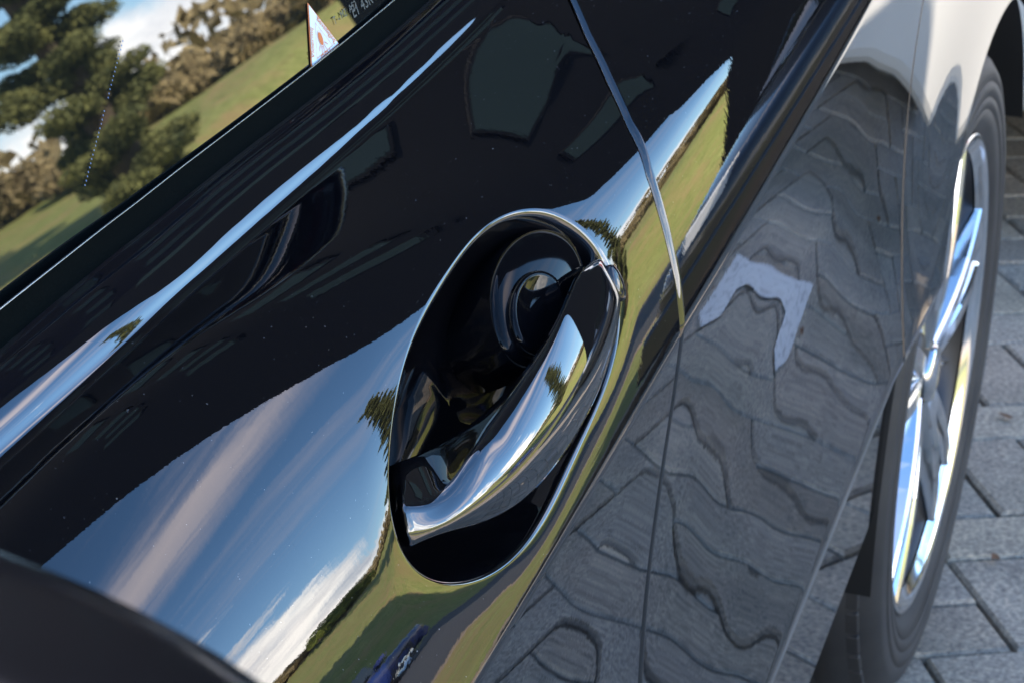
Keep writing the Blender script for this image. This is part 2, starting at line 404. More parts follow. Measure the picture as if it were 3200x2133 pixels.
# snap four rays to the corners
tr = torect(ox, os_); bx = RC[0]+tr*(ox-RC[0]); by = RC[1]+tr*(os_-RC[1])
for cxx, cyy in ((RX0, RS0), (RX1, RS0), (RX1, RS1), (RX0, RS1)):
    k = int(np.argmin(np.hypot(bx-cxx, (by-cyy)*2))); bx[k] = cxx; by[k] = cyy
bx = wf(bx, by)
cols = []
inn = [(1-.985*(k/26.0)**1.0) for k in range(27)][::-1]      # scale of the outline, centre to rim
DEPTH = .034
def dish(tdist):
    """height under the skin at distance tdist (m) inside the rim"""
    Rr = .0036
    a = np.clip(tdist/(Rr*math.sin(rad(62))), 0, 1); ang = np.arcsin(a*math.sin(rad(62)))
    h = Rr*(1-np.cos(ang)); rest = np.clip(tdist-Rr*math.sin(rad(62)), 0, None)
    h2 = DEPTH*(1-np.exp(-rest*math.tan(rad(62))/DEPTH*1.15))
    return h+h2
tin = np.concatenate([[0, .0006, .0012, .0018, .0024, .003, .0036, .0045, .006, .008, .010, .013, .016, .020, .024, .028, .033, .038, .043]])
rows_v = []
NSEG = 34
for k in range(NSEG, -1, -1):                                # outer part, rect -> rim
    q = (k/NSEG)**1.35
    xx = ox+(bx-ox)*q; ss = os_+(by-os_)*q
    d = np.hypot(xx-ox, (ss-os_)); lim = np.minimum(.022, .9*np.hypot(bx-ox, by-os_))
    sink = .0004*np.clip(1-d/lim, 0, 1)**2.2
    Pp = S_(xx, ss); Nn = N_(xx, ss); rows_v.append(Pp-Nn*sink[:, None])
nrm_outer = N_(bx, by)
lx = RC[0]-ox; ls = RC[1]-os_; ln = np.hypot(lx, ls)
n_out = len(rows_v)
for t_ in tin[1:]:
    q = np.minimum(t_/ln, .97*np.minimum(1, t_/.05)**.5 if False else 1)*.98
    q = np.minimum(t_/ln, .93)
    xx = ox+lx*q; ss = os_+ls*q
    rows_v.append(S_(xx, ss)-N_(xx, ss)*(dish(np.full_like(ox, t_))+.0004)[:, None])
RV = np.stack(rows_v, 1)                                     # (NT, rows, 3)
du = np.roll(RV, -1, 0)-np.roll(RV, 1, 0); dv = np.gradient(RV, axis=1)
RN = np.cross(du, dv); RN /= np.maximum(np.linalg.norm(RN, axis=-1, keepdims=True), 1e-12)
base_n = N_(ox, os_)
sgn = np.sign((RN[:, n_out-1]*base_n).sum(-1).mean()); RN *= sgn
RN[:, 0] = nrm_outer
blend = .5; RN[:, 1] = RN[:, 1]*.5+N_(ox+(bx-ox)*((NSEG-1)/NSEG)**1.35, os_+(by-os_)*((NSEG-1)/NSEG)**1.35)*.5
RN /= np.linalg.norm(RN, axis=-1, keepdims=True)
pt = Patch()
xs_f = np.unique(np.round(np.concatenate([span(-1.05, RX0, .012), span(RX0, RX1, .01)]), 5))
ct = lambda x: C6(x)
# lower skin
sheet(pt, xs_f, span(SB, 0, .006))
sheet(pt, span(-1.05, RX0, .012), span(0, RS1, .004))
def upper(pt, xs, s_from, key, wp=None):
    """from s_from to feature key(x): a grid that follows the feature"""
    n = 26; Xg = np.repeat(xs[:, None], n, 1); top = np.array([C6(x)[key] for x in xs])
    Sg = s_from+(top[:, None]-s_from)*np.linspace(0, 1, n)[None]
    if wp: Xg = wp(Xg, Sg)
    pt.grid(S_(Xg, Sg), N_(Xg, Sg))
upper(pt, xs_f, RS1, 3, wf)
pt.grid(RV[:, :n_out], RN[:, :n_out], wrapu=True)
edge_return(pt, RX1, np.concatenate([span(SB, 0, .006), span(.004, C6(RX1)[3], .004)]), 1)
front_door = pt.build('front_door', PAINT, car)
NR = 9
pt = Patch(); pt.grid(RV[:, n_out-1:n_out+NR-1], RN[:, n_out-1:n_out+NR-1], wrapu=True); pt.build('recess_rim', RIMM, front_door)
pt = Patch(); pt.grid(RV[:, n_out+NR-2:], RN[:, n_out+NR-2:], wrapu=True)
# floor cap of the dish
cen = RV[:, -1].mean(0); nc = RN[:, -1].mean(0); nc /= np.linalg.norm(nc)
V2 = np.stack([RV[:, -1]*(1-q)+cen*q for q in np.linspace(0, 1, 6)], 1); N2 = np.stack([RN[:, -1]*(1-q)+nc*q for q in np.linspace(0, 1, 6)], 1)
pt.grid(V2, N2, wrapu=True)
recess = pt.build('handle_recess', POCKET, front_door)

# --- rear door
RDX = .592
pt = Patch(); xs_r = span(GAPX+.0062, RDX-.003, .01)
sheet(pt, xs_r, span(SB, 0, .006)); sheet(pt, xs_r, span(0, .06, .004), wr_); upper(pt, xs_r, .06, 3, wr_)
edge_return(pt, GAPX+.0062, np.concatenate([span(SB, 0, .006), span(.002, C6(GAPX)[3], .002)]), -1, rr=.0056, n=14)
edge_return(pt, RDX-.003, np.concatenate([span(SB, 0, .006), span(.004, C6(RDX)[3], .004)]), 1)
rear_door = pt.build('rear_door', PAINT, car)
tag(rear_door, 'rear door mirroring a white parking line and the white van')

# --- quarter panel with the wheel arch
pt = Patch(); AR = .372
def s_of_z(x, z):
    lo = np.full_like(x, SB); hi = np.full_like(x, .30)
    for _ in range(30):
        m_ = (lo+hi)/2; up = S_(x, m_)[..., 2] < z; lo = np.where(up, m_, lo); hi = np.where(up, hi, m_)
    return (lo+hi)/2
xa = span(RDX+.003, WX-AR, .01); xb = WX-AR*np.cos(np.linspace(0, PI, 60))
xc_ = span(WX+AR, 1.56, .02)
for xs in (xa, xb, xc_):
    if xs is xb: s0 = s_of_z(xs, WZ+np.sqrt(np.maximum(AR**2-(xs-WX)**2, 0)))
    else: s0 = np.full(len(xs), SB)
    top = np.array([C6(x)[3] for x in xs]); n = 48
    Sg = s0[:, None]+(top-s0)[:, None]*np.linspace(0, 1, n)[None]; Xg = np.repeat(xs[:, None], n, 1)
    pt.grid(S_(Xg, Sg), N_(Xg, Sg))
edge_return(pt, RDX+.003, np.concatenate([span(SB, 0, .006), span(.004, C6(RDX)[3], .004)]), -1)
quarter = pt.build('quarter_panel', PAINT, car)
# arch lip, turned in
pt = Patch(); aa = np.linspace(rad(-8), rad(188), 90)
ax_ = WX-AR*np.cos(aa); az_ = WZ+AR*np.sin(aa); as_ = s_of_z(ax_, az_); A0 = S_(ax_, as_); NA = N_(ax_, as_)
inward = np.stack([np.cos(aa), 0*aa, -np.sin(aa)], 1)
V = []; NN = []
for k in range(6):
    a = PI/2*k/5; V.append(A0-NA*.003*(1-math.cos(a))+inward*.003*math.sin(a)); NN.append(NA*math.cos(a)+inward*math.sin(a))
V.append(V[-1]-NA*.008); NN.append(inward)
pt.grid(np.stack(V), np.stack(NN)); pt.build('arch_lip', TRIM, quarter)
# arch liner
n = 48; V = []; 
for i in range(n):
    a = PI*.90*i/(n-1)-.05*PI
    for yy, q in ((.012, AR+.004), (.03, AR+.004), (.25, AR-.01), (.27, .10)):
        V.append((WX-q*math.cos(a), yy, WZ+q*math.sin(a)))
link('arch_liner', pydata('arch_liner', V, gridfaces(n, 4)), DARK, car)

# --- belt mouldings, seals, panes for both doors
def band(name, xs, k0, k1, n, m, parent, lift=.0, fn=None):
    p = Patch(); lo = np.array([C6(x)[k0] for x in xs]); hi = np.array([C6(x)[k1] for x in xs])
    q = np.linspace(0, 1, n)[None]; Sg = lo[:, None]+(hi-lo)[:, None]*q; Xg = np.repeat(xs[:, None], n, 1)
    Nn = N_(Xg, Sg, h=.0007); p.grid(S_(Xg, Sg)+Nn*lift, Nn); return p.build(name, m, parent)
GE = rad(20)
def pane(name, xa, xb, hgt, parent, m=GLASS, up=None):
    """flat pane standing on the belt line, leaning in by 20 degrees"""
    xf_ = np.linspace(-.45, .35, 17); pf_ = np.array([S_(x, C6(x)[6]) for x in xf_]); fy, fz = np.polyfit(xf_, pf_[:, 1], 1), np.polyfit(xf_, pf_[:, 2], 1)
    pa = np.array([xa, np.polyval(fy, xa), np.polyval(fz, xa)]); pb = np.array([xb, np.polyval(fy, xb), np.polyval(fz, xb)]); slope = np.array([0, math.sin(GE), math.cos(GE)])
    pa = pa-slope*.02+np.array([0, .004, 0]); pb = pb-slope*.02+np.array([0, .004, 0])
    tx = (pb-pa)/np.linalg.norm(pb-pa)
    ha, hb = (hgt if isinstance(hgt, tuple) else (hgt, hgt))
    nx, nz = 24, 12; V = []
    nn = np.cross(tx, slope); nn /= np.linalg.norm(nn)
    if nn[1] > 0: nn = -nn
    for i in range(nx):
        u_ = i/(nx-1)
        for j in range(nz):
            v_ = j/(nz-1); V.append(pa+(pb-pa)*u_+slope*(ha+(hb-ha)*u_)*v_)
    V = np.array(V).reshape(nx, nz, 3); p = Patch(); p.grid(V, np.tile(nn, (nx, nz, 1)))
    p.grid(V-nn*.0045, np.tile(-nn, (nx, nz, 1)), flip=True)
    o = p.build(name, m, parent); return o, pa, tx, slope, nn
for door, x0, x1, ha, hb in ((front_door, -1.05, -.018, .30, .45), (rear_door, .14, .56, .44, .40)):
    xs = span(x0 if door is front_door else .098, .56 if door is rear_door else .085, .01)
    band('belt_moulding', xs, 3, 4, 24, RIMM, door, .0002)
    band('belt_trim', xs, 4, 5, 16, TRIM, door, .0002)
    band('window_seal', xs, 5, 6, 12, RUBBER, door, .0002)
    # bright thin edge of the seal against the pane
    P0 = np.array([S_(x, C6(x)[6]) for x in xs]); nv = N_(xs, np.array([C6(x)[6] for x in xs]))
    V, F = tube([Vector(p)+Vector(q_)*.0004 for p, q_ in zip(P0, nv)], .0004, 6)
    link('seal_edge', pydata('seal_edge', V, F), BRIGHT, door)
    w, pa, tx, sl, nn = pane('window_pane', x0, x1, (ha, hb), door)
    if door is front_door: FW = (w, pa, tx, sl, nn)
PA, TXV, SLV, NNV = [np.array(q_) for q_ in FW[1:]]

# --- handle bar: loft through control rows (x, girth, stand-off) of the real handle
hB = [[-0.3295, 0.0803, -0.016], [-0.3188, 0.0759, -0.011], [-0.3048, 0.0724, -0.003], [-0.2859, 0.0709, 0.002], [-0.264, 0.0709, 0.007], [-0.2386, 0.0715, 0.009], [-0.2135, 0.0731, 0.01], [-0.194, 0.0751, 0.008], [-0.1663, 0.0753, 0.004], [-0.1397, 0.0673, 0.002]]
hC = [[-0.3611, 0.0746, -0.002], [-0.3465, 0.0637, 0.005], [-0.3388, 0.0677, 0.011], [-0.318, 0.0689, 0.014], [-0.2904, 0.0689, 0.016], [-0.2566, 0.0686, 0.017], [-0.2206, 0.0668, 0.016], [-0.1929, 0.0664, 0.014], [-0.1686, 0.0675, 0.011], [-0.1452, 0.0636, 0.007]]
hH = [[-0.3642, 0.0663, -0.003], [-0.3548, 0.0587, 0.005], [-0.3431, 0.062, 0.014], [-0.3227, 0.0628, 0.019], [-0.2938, 0.0608, 0.0215], [-0.2581, 0.0576, 0.0215], [-0.2201, 0.0547, 0.0195], [-0.1871, 0.0548, 0.016], [-0.1625, 0.0559, 0.012], [-0.1431, 0.0561, 0.007]]
hD = [[-0.3624, 0.0583, -0.006], [-0.3515, 0.0556, 0.001], [-0.3304, 0.045, 0.005], [-0.3015, 0.035, 0.008], [-0.2703, 0.032, 0.01], [-0.2351, 0.031, 0.01], [-0.2007, 0.0328, 0.009], [-0.1721, 0.0368, 0.007], [-0.1497, 0.0408, 0.004], [-0.1343, 0.0445, 0.001]]
def hp(x, s, h): return S_(x, s)+N_(x, s)*h
def loft(name, stations, m, parent, lev=2, creases=None, cap=True):
    bm = bmesh.new(); R_ = [[bm.verts.new(tuple(p)) for p in st] for st in stations]; n = len(R_[0])
    cl = bm.edges.layers.float.new('crease_edge')
    for i in range(len(R_)-1):
        for k in range(n): bm.faces.new((R_[i][k], R_[i][(k+1) % n], R_[i+1][(k+1) % n], R_[i+1][k]))
    if cap: bm.faces.new(R_[0][::-1]); bm.faces.new(R_[-1])
    bmesh.ops.recalc_face_normals(bm, faces=bm.faces)
    if creases:
        for (i, k, j, l_, c) in creases:
            e = bm.edges.get((R_[i][k], R_[j][l_]))
            if e: e[cl] = c
    o = bm_obj(name, bm, m, parent, sm=True)
    if lev:
        md = o.modifiers.new('sub', 'SUBSURF'); md.levels = lev; md.render_levels = lev
    return o
hH = [[a[0]+.42*(b[0]-a[0]), a[1]+.42*(b[1]-a[1]), a[2]-.0008] for a, b in zip(hH, hD)]
hC = [[a[0]+.4*(b[0]-a[0]), a[1]+.4*(b[1]-a[1]), a[2]] if i > 1 else a for i, (a, b) in enumerate(zip(hC, hB))]
hB = [[a[0], a[1], a[2]+(.0045 if i > 2 else 0)] for i, a in enumerate(hB)]
st = []
for i in range(10):
    b, c, h_, d = hB[i], hC[i], hH[i], hD[i]
    back = -.010 if 1 < i < 8 else -.016
    a = [b[0]+.004, b[1]-.001, b[2]-.008 if i > 1 else b[2]-.014]; e = [d[0]+.006, d[1]+.006, d[2]-.007 if i > 1 else d[2]-.014]
    mid = [(a[0]+e[0])/2, (a[1]+e[1])/2, min(a[2], e[2])-.002]
    st.append([hp(*q_) for q_ in (b, c, h_, d, e, mid, a)])
# the rear end dives into the recess lip
b, c, h_, d = hB[9], hC[9], hH[9], hD[9]
st.append([hp(q_[0]+.006, q_[1]*.8+.011, q_[2]-.016) for q_ in (b, c, h_, d)]+[hp(d[0]+.004, .05, -.022), hp(-.136, .056, -.024), hp(b[0]+.004, .062, -.02)])
cre = [(i, 1, i+1, 1, max(0, .9-.25*i)) for i in range(4)]+[(0, k, 0, (k+1) % 7, .9) for k in range(7)]
cre += [(i, 0, i+1, 0, .55) for i in range(8)]+[(i, 3, i+1, 3, .55 if i > 2 else .8) for i in range(8)]
handle = loft('door_handle', st, RIMM, front_door, 3, cre)

# handle foot inside the recess, with its touch pad, and the lock cap on the end
def foot(name, cx_, cs_, a, b_, h0, h1, m, parent, dome=.004, rot=0., n=48, e_pow=2.0):
    """elliptic boss standing from h0 to h1 under/over the skin"""
    V = []; rings = [(1.0, h0), (1.0, h1-.003), (.985, h1-.0012), (.95, h1-.0002), (.85, h1+dome*.28), (.6, h1+dome*.68), (.3, h1+dome*.93), (.02, h1+dome)]
    for q_, h_ in rings:
        for k in range(n):
            t_ = 2*PI*k/n; du_ = a*q_*math.cos(t_); dv_ = b_*q_*math.sin(t_)
            x_ = cx_+du_*math.cos(rot)-dv_*math.sin(rot); s_ = cs_+du_*math.sin(rot)+dv_*math.cos(rot)
            V.append(hp(x_, s_, 0)*0+np.array(hp(cx_, cs_, h_))+(S_(x_, s_)-S_(cx_, cs_)))
    R_ = len(rings); F = []
    for i in range(R_-1):
        for k in range(n): F.append((i*n+k, i*n+(k+1) % n, (i+1)*n+(k+1) % n, (i+1)*n+k))
    F.append(tuple((R_-1)*n+k for k in range(n)))
    me = pydata(name, V, F); bm = bmesh.new(); bm.from_mesh(me); bmesh.ops.recalc_face_normals(bm, faces=bm.faces); bm.to_mesh(me); bm.free(); smooth(me)
    return link(name, me, m, parent)
foot('handle_foot', -.190, .077, .047, .026, -.034, -.004, POCKET, front_door, .002)
foot('touch_pad', -.205, .075, .026, .0165, -.012, .0005, POCKET, front_door, -.003)
foot('lock_cap', -.139, .0535, .0055, .009, -.004, .0045, TRIM, front_door, .001)

# --- wheel
wheel = empty('rear_wheel', (WX, WY, WZ), 0, car)
TR = .326
prof = [(.232, .010), (.234, .004), (.238, .001), (.246, -.0045), (.258, -.0078), (.2585, -.0068), (.260, -.0068), (.2605, -.0082), (.270, -.0090), (.2705, -.0078), (.272, -.0078), (.2725, -.0092), (.285, -.009), (.2855, -.0078), (.287, -.0078), (.2875, -.0087), (.300, -.0055), (.309, .001), (.3155, .010), (.320, .020)]
for k in range(5):
    y0 = .030+k*.032; prof += [(.3255, y0), (.326, y0+.022), (.318, y0+.024), (.318, y0+.029)]
prof += [(.320, .196), (.30, .215), (.23, .205)]
lathe('tyre', prof, TYRE, wheel, 128)
bm = bmesh.new()
for k in range(60):                                           # shoulder blocks: sipes as thin raised bars
    a = 2*PI*k/60
    M = Matrix.Rotation(-a, 4, 'Y')
    b2 = bmesh.new(); box(b2, -.0138, .0138, .010, .029, .3145, .3205, .001, 1)
    bmesh.ops.transform(b2, matrix=M, verts=b2.verts); me_ = bpy.data.meshes.new('t'); b2.to_mesh(me_); b2.free(); bm.from_mesh(me_); bpy.data.meshes.remove(me_)
tag(bm_obj('tread_blocks', bm, TYRE, wheel), kind='stuff')
lathe('rim', [(.215, .20), (.214, .03), (.222, .014), (.232, .004), (.2365, .0005), (.2355, -.0015), (.230, -.001), (.226, .004), (.219, .010)], ALLOY, wheel, 128)
lathe('barrel', [(.219, .012), (.205, .024), (.203, .19)], ALLOYG, wheel, 96)
lathe('brake_disc', [(.02, .105), (.145, .105), (.150, .108), (.150, .12), (.02, .12)], STEEL, wheel, 64)
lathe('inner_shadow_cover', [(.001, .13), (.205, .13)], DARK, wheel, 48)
lathe('hub', [(.001, .010), (.022, .010), (.030, .012), (.034, .016), (.048, .018), (.056, .028), (.060, .06), (.06, .10)], ALLOYG, wheel, 64)
lathe('centre_cap', [(.0005, .0045), (.018, .0045), (.026, .006), (.029, .009), (.029, .014)], ALLOY, wheel, 48)
def spoke_mesh(r0, r1, w0, w1, ang, y0, y1, off):
    """one polished blade from the hub to the rim"""
    bm = bmesh.new(); N = 8; rows = []
    for i in range(N+1):
        t_ = i/N; rr = r0+(r1-r0)*t_; w = w0+(w1-w0)*t_; y = y0+(y1-y0)*t_-.006*math.sin(PI*t_)
        lat = off*(t_)
        rows.append([bm.verts.new(p) for p in ((lat-w*.85, y+.040, rr), (lat-w/2, y+.003, rr), (lat-w/2+.003, y, rr), (lat+w/2-.003, y, rr), (lat+w/2, y+.003, rr), (lat+w*.85, y+.040, rr))])
    for i in range(N):
        for k in range(5): bm.faces.new((rows[i][k], rows[i][k+1], rows[i+1][k+1], rows[i+1][k]))
    bmesh.ops.transform(bm, matrix=Matrix.Rotation(ang, 4, 'Y'), verts=bm.verts)
    bmesh.ops.recalc_face_normals(bm, faces=bm.faces)
    me = bpy.data.meshes.new('spoke'); bm.to_mesh(me); bm.free()
    me.materials.append(ALLOY); me.materials.append(ALLOYG)
    for p in me.polygons: p.material_index = 0
    return me
sA = spoke_mesh(.02, .226, .026, .017, 0, .014, .004, .036); sB = spoke_mesh(.02, .226, .026, .017, 0, .014, .004, -.036); sC = spoke_mesh(.045, .224, .012, .008, 0, .040, .020, 0)
for k in range(5):
    for me_ in (sA, sB, sC):
        o = link('spoke', me_, None, wheel); o.rotation_euler = (0, 2*PI*k/5+rad(0 if me_ is not sC else 36), 0)

# --- sill, cladding and bright strip under the doors
def longbox(name, x0, x1, zf, y0, y1, h0, h1, m, parent, n=40):
    V = []
    for i in range(n):
        x = x0+(x1-x0)*i/(n-1); z = zf(x)
        for (yy, hh) in ((y1, h1), (y0+.006, h1), (y0, h1-.006), (y0, h0+.006), (y0+.006, h0), (y1, h0)): V.append((x, yy, z+hh))
    F = gridfaces(n, 6); F += [tuple(range(6))[::-1], tuple((n-1)*6+k for k in range(6))]
    me = pydata(name, V, F, False); return link(name, me, m, parent)
zb = lambda x: float(S_(x, SB)[2])
yb = float(S_(.2, SB)[1])
longbox('side_sill', -1.0, .66, lambda x: zb(x)-.012, yb+.016, yb+.16, -.16, 0, PAINT, car)
longbox('sill_strip', -1.0, .63, lambda x: zb(x)-.006, yb+.001, yb+.02, -.0045, 0, BRIGHT, car)
o = longbox('inner_body', -1.0, .62, lambda x: .62, .06, .12, -.25, .13, DARK, car)

# --- rest of the body (seen only in passing and in reflections): greenhouse, roof, nose, tail
def gpt(x, v):
    """greenhouse side, v metres up the pane plane"""
    p = S_(min(max(x, -1.3), 1.5), C6(x)[6]); return p+np.array([0, math.sin(GE), math.cos(GE)])*v
def strip(name, top, bot, m, parent, thick=.012):
    V = []; n = len(top)
    for a, b in zip(top, bot): V += [tuple(a), tuple(b)]
    me = pydata(name, V, [(2*i, 2*i+1, 2*i+3, 2*i+2) for i in range(n-1)]); bm = bmesh.new(); bm.from_mesh(me)
    bmesh.ops.recalc_face_normals(bm, faces=bm.faces); bm.to_mesh(me); bm.free(); smooth(me)
    o = link(name, me, m, parent); md = o.modifiers.new('solid', 'SOLIDIFY'); md.thickness = thick; md.offset = 0; return o
def hroof(x): return float(np.interp(x, [-1.05, -.6, -.1, .5, 1.1, 1.6], [.10, .36, .44, .43, .34, .14]))
out = np.array([0, -.001, 0])
strip('centre_pillar', [gpt(x, .455)+out for x in (-.022, .06, .145)], [gpt(x, -.005)+out for x in (-.022, .06, .145)], TRIM, car, .006)
xsr = span(-1.05, 1.5, .05)
strip('roof_rail', [gpt(x, hroof(x)+.05)+out*2 for x in xsr], [gpt(x, hroof(x)-.01)+out*2 for x in xsr], PAINT, car)
strip('rear_pillar', [gpt(x, hroof(x))+out for x in span(.57, 1.5, .05)], [gpt(x, -.02)+out for x in span(.57, 1.5, .05)], PAINT, car)
YM = .9
V = []; nr = 15
for x in xsr:
    e = gpt(x, hroof(x)+.045)
    for k in range(nr):
        t_ = k/(nr-1); V.append((x, e[1]+(2*YM-2*e[1])*t_, e[2]+.06*math.sin(PI*t_)))
o = link('roof', pydata('roof', V, gridfaces(len(xsr), nr)), PAINT, car)
# far side: mirrored copies of the skins
for src in (front_door, rear_door, quarter):
    me = src.data.copy(); nme = src.name+'_skin'
    cs_ = np.empty(len(me.vertices)*3); me.vertices.foreach_get('co', cs_); cs_ = cs_.reshape(-1, 3); cs_[:, 1] = 2*YM-cs_[:, 1]
    me.vertices.foreach_set('co', cs_.ravel()); me.flip_normals(); me.update()
    link({'front_door': 'passenger_door', 'rear_door': 'offside_rear_door', 'quarter_panel': 'offside_quarter_panel'}[src.name], me, None, car)
# shoulder shelf to the panes, far side greenhouse
strip('offside_glass', [gpt(x, hroof(x))*np.array([1, -1, 1])+np.array([0, 2*YM, 0]) for x in xsr], [gpt(x, -.03)*np.array([1, -1, 1])+np.array([0, 2*YM, 0]) for x in xsr], GLASS, car, .005)
# shoulder over the quarter panel
def loft_body(name, sections, m, parent, lev=2):
    return loft(name, sections, m, parent, lev)
strip('shoulder', [gpt(x, .0) for x in span(.57, 1.5, .04)], [S_(x, C6(x)[3]-.002) for x in span(.57, 1.5, .04)], PAINT, car, .004)
def half(x, w, zs):
    """closed cross-section at x: full-width ring"""
    pts = []
    for (q_, z) in zs: pts.append((x, YM-w*q_, z))
    for (q_, z) in zs[::-1]: pts.append((x, YM+w*q_, z))
    return pts
loft('bonnet_and_nose', [half(-1.04, .86, [(.98, .28), (1.0, .55), (.97, .78), (.85, .86), (.5, .90)]), half(-1.4, .87, [(.98, .26), (1.0, .55), (.96, .76), (.82, .83), (.5, .87)]),
    half(-1.9, .86, [(.98, .24), (1.0, .5), (.95, .70), (.8, .76), (.5, .80)]), half(-2.2, .76, [(.98, .24), (1.0, .45), (.95, .60), (.8, .66), (.5, .69)]), half(-2.28, .6, [(.98, .3), (1.0, .42), (.95, .52), (.8, .56), (.5, .58)])], PAINT, car, 2)
loft('tail_and_bumper', [half(1.42, .80, [(.98, .30), (1.0, .6), (.98, .85), (.9, .97), (.7, 1.0)]), half(1.62, .80, [(.98, .30), (1.0, .6), (.97, .85), (.86, .97), (.6, 1.0)]), half(1.78, .66, [(.98, .34), (1.0, .6), (.95, .84), (.8, .93), (.6, .95)])], PAINT, car, 2)
ws_t = [(-.62, y, 1.26+.05*math.sin(PI*(y-.28)/1.24)) for y in np.linspace(.30, 1.5, 9)]
ws_b = [(-1.22-.10*math.sin(PI*(y-.15)/1.5), y, .90) for y in np.linspace(.15, 1.65, 9)]
strip('windscreen', ws_t, ws_b, GLASS, car, .006)
strip('rear_window', [(1.32, y, 1.25) for y in np.linspace(.32, 1.48, 7)], [(1.66, y, .99) for y in np.linspace(.2, 1.6, 7)], GLASS, car, .006)
fw = empty('front_wheel', (-1.62, .04, .33), 0, car)
lathe('tyre', prof, TYRE, fw, 64); lathe('rim', [(.215, .20), (.214, .03), (.2365, .0005), (.226, .004), (.203, .19)], ALLOY, fw, 64); lathe('wheel_disc', [(.001, .02), (.215, .03)], ALLOYG, fw, 48)
for k in range(5):
    for me_ in (sA, sB):
        o = link('spoke', me_, None, fw); o.rotation_euler = (0, 2*PI*k/5, 0)
bm = bmesh.new(); box(bm, -1.0, 1.55, .2, 1.6, .26, .40); bm_obj('underbody', bm, DARK, car)

# --- wing mirror, close in front of the lens
def superell(name, c, ax, m, parent, p=2.6, nu=40, nv=28, rot=None):
    V = []
    for i in range(nu):
        a = 2*PI*i/nu
        for j in range(nv):
            b = -PI/2+PI*j/(nv-1)
            g = lambda w_: math.copysign(abs(w_)**(2/p), w_)
            V.append(Vector((ax[0]*g(math.cos(a))*g(math.cos(b)), ax[1]*g(math.sin(a))*g(math.cos(b)), ax[2]*g(math.sin(b)))))
    if rot is not None: V = [rot@v for v in V]
    V = [v+Vector(c) for v in V]
    me = pydata(name, V, gridfaces(nu, nv, wrapu=True)); return link(name, me, m, parent)
MR = Matrix.Rotation(rad(-12), 3, 'Z')
mir = superell('wing_mirror', (-.885, -.058, .950), (.075, .125, .085), PLASTIC, car, 3.0, rot=MR)
superell('mirror_rim', (-.847, -.054, .950), (.036, .128, .088), PLASTIC, mir, 3.4, rot=MR)
superell('mirror_trim', (-.870, -.057, .951), (.012, .130, .090), TRIM, mir, 3.2, rot=MR)
bm = bmesh.new(); box(bm, -.93, -.86, .02, .16, .88, .91, .008); bm_obj('mirror_foot', bm, PLASTIC, mir)

# --- sticker on the front window
def on_glass(u_, v_, h=0.0003):
    """u along the sill line, v up the pane, metres from the pane's lower front corner"""
    return PA+TXV*u_+SLV*v_+NNV*h
def px_ray(px_, py_):
    d = f*FPX+r*(px_-1600)-u*(py_-1066.5); return np.array(d)/np.linalg.norm(d)
def glass_uv(px_, py_):
    d = px_ray(px_, py_); o_ = np.array(CAM); t_ = ((PA-o_)@NNV)/(d@NNV); q_ = o_+t_*d-PA
    A2 = np.stack([TXV, SLV], 1); s_ = np.linalg.lstsq(A2, q_, rcond=None)[0]; return s_
STK = [glass_uv(*p) for p in ((957, 9), (1062, 146), (969, 226))]
def tri_mesh(name, uv, m, parent, h):
    V = [on_glass(a, b, h) for a, b in uv]; me = pydata(name, V, [tuple(range(len(V)))], False)
    return link(name, me, m, parent)
STW = mat('sticker_white', (.80, .93, .98), .35); STO = mat('sticker_orange', (.72, .20, .05), .4)
PRINT = mat('grey_glass_print', (.10, .11, .10), .5)
A0_, A1_, A2_ = [np.array(q_) for q_ in STK]; cen_ = (A0_+A1_+A2_)/3
stick = tri_mesh('alarm_sticker', [A0_, A2_, A1_], STO, front_door, .0006)
tag(stick, 'triangular white and orange alarm sticker in the corner of the front window')
def sh(p, q_): return cen_+(p-cen_)*q_
bot = lambda p: p
up_ = (A0_-(A1_+A2_)/2); up_ /= np.linalg.norm(up_)
W0, W1, W2 = sh(A0_, .93), sh(A1_, .93), sh(A2_, .93)
k_ = .055
tri_mesh('sticker_field', [W0, W2+(W0-W2)*k_, W1+(W0-W1)*k_], STW, stick, .0009)
def outline(name, pts, wd, h, m, parent):
    V = []; F = []; n = len(pts)
    for i in range(n):
        p0, p1 = np.array(pts[i]), np.array(pts[(i+1) % n]); d = (p1-p0)/np.linalg.norm(p1-p0); nn_ = np.array([-d[1], d[0]])*wd/2
        b_ = len(V); V += [on_glass(*q_, h) for q_ in (p0-nn_, p1-nn_, p1+nn_, p0+nn_)]; F.append((b_, b_+1, b_+2, b_+3))
    return link(name, pydata(name, V, F, False), m, parent)
ctr = cen_-(A0_-cen_)*.06
outline('sticker_triangle', [ctr+(p-cen_)*.52 for p in (A0_, A2_, A1_)], .00022, .0011, STO, stick)
eb = (A1_-A2_)/np.linalg.norm(A1_-A2_)
sz = np.linalg.norm(A0_-(A1_+A2_)/2)
E0 = ctr+up_*sz*.06
V = [on_glass(*(E0+eb*sz*.070*math.cos(t_)+up_*sz*.115*math.sin(t_)), .0012) for t_ in np.linspace(0, 2*PI, 24, endpoint=False)]
link('sticker_eye', pydata('sticker_eye', V, [tuple(range(24))], False), STO, stick)
outline('sticker_eye_ring', [E0+eb*sz*.088*math.cos(t_)+up_*sz*.14*math.sin(t_) for t_ in np.linspace(0, 2*PI, 20, endpoint=False)], .00015, .0011, STO, stick)
for k in range(5):
    a = rad(-90+(k-2)*24); c_ = E0+eb*math.cos(a)*sz*.13+up_*math.sin(a)*sz*.13; d_ = E0+eb*math.cos(a)*sz*.24+up_*math.sin(a)*sz*.24
    outline('sticker_ray', [c_, d_], .0004, .0012, STO, stick)
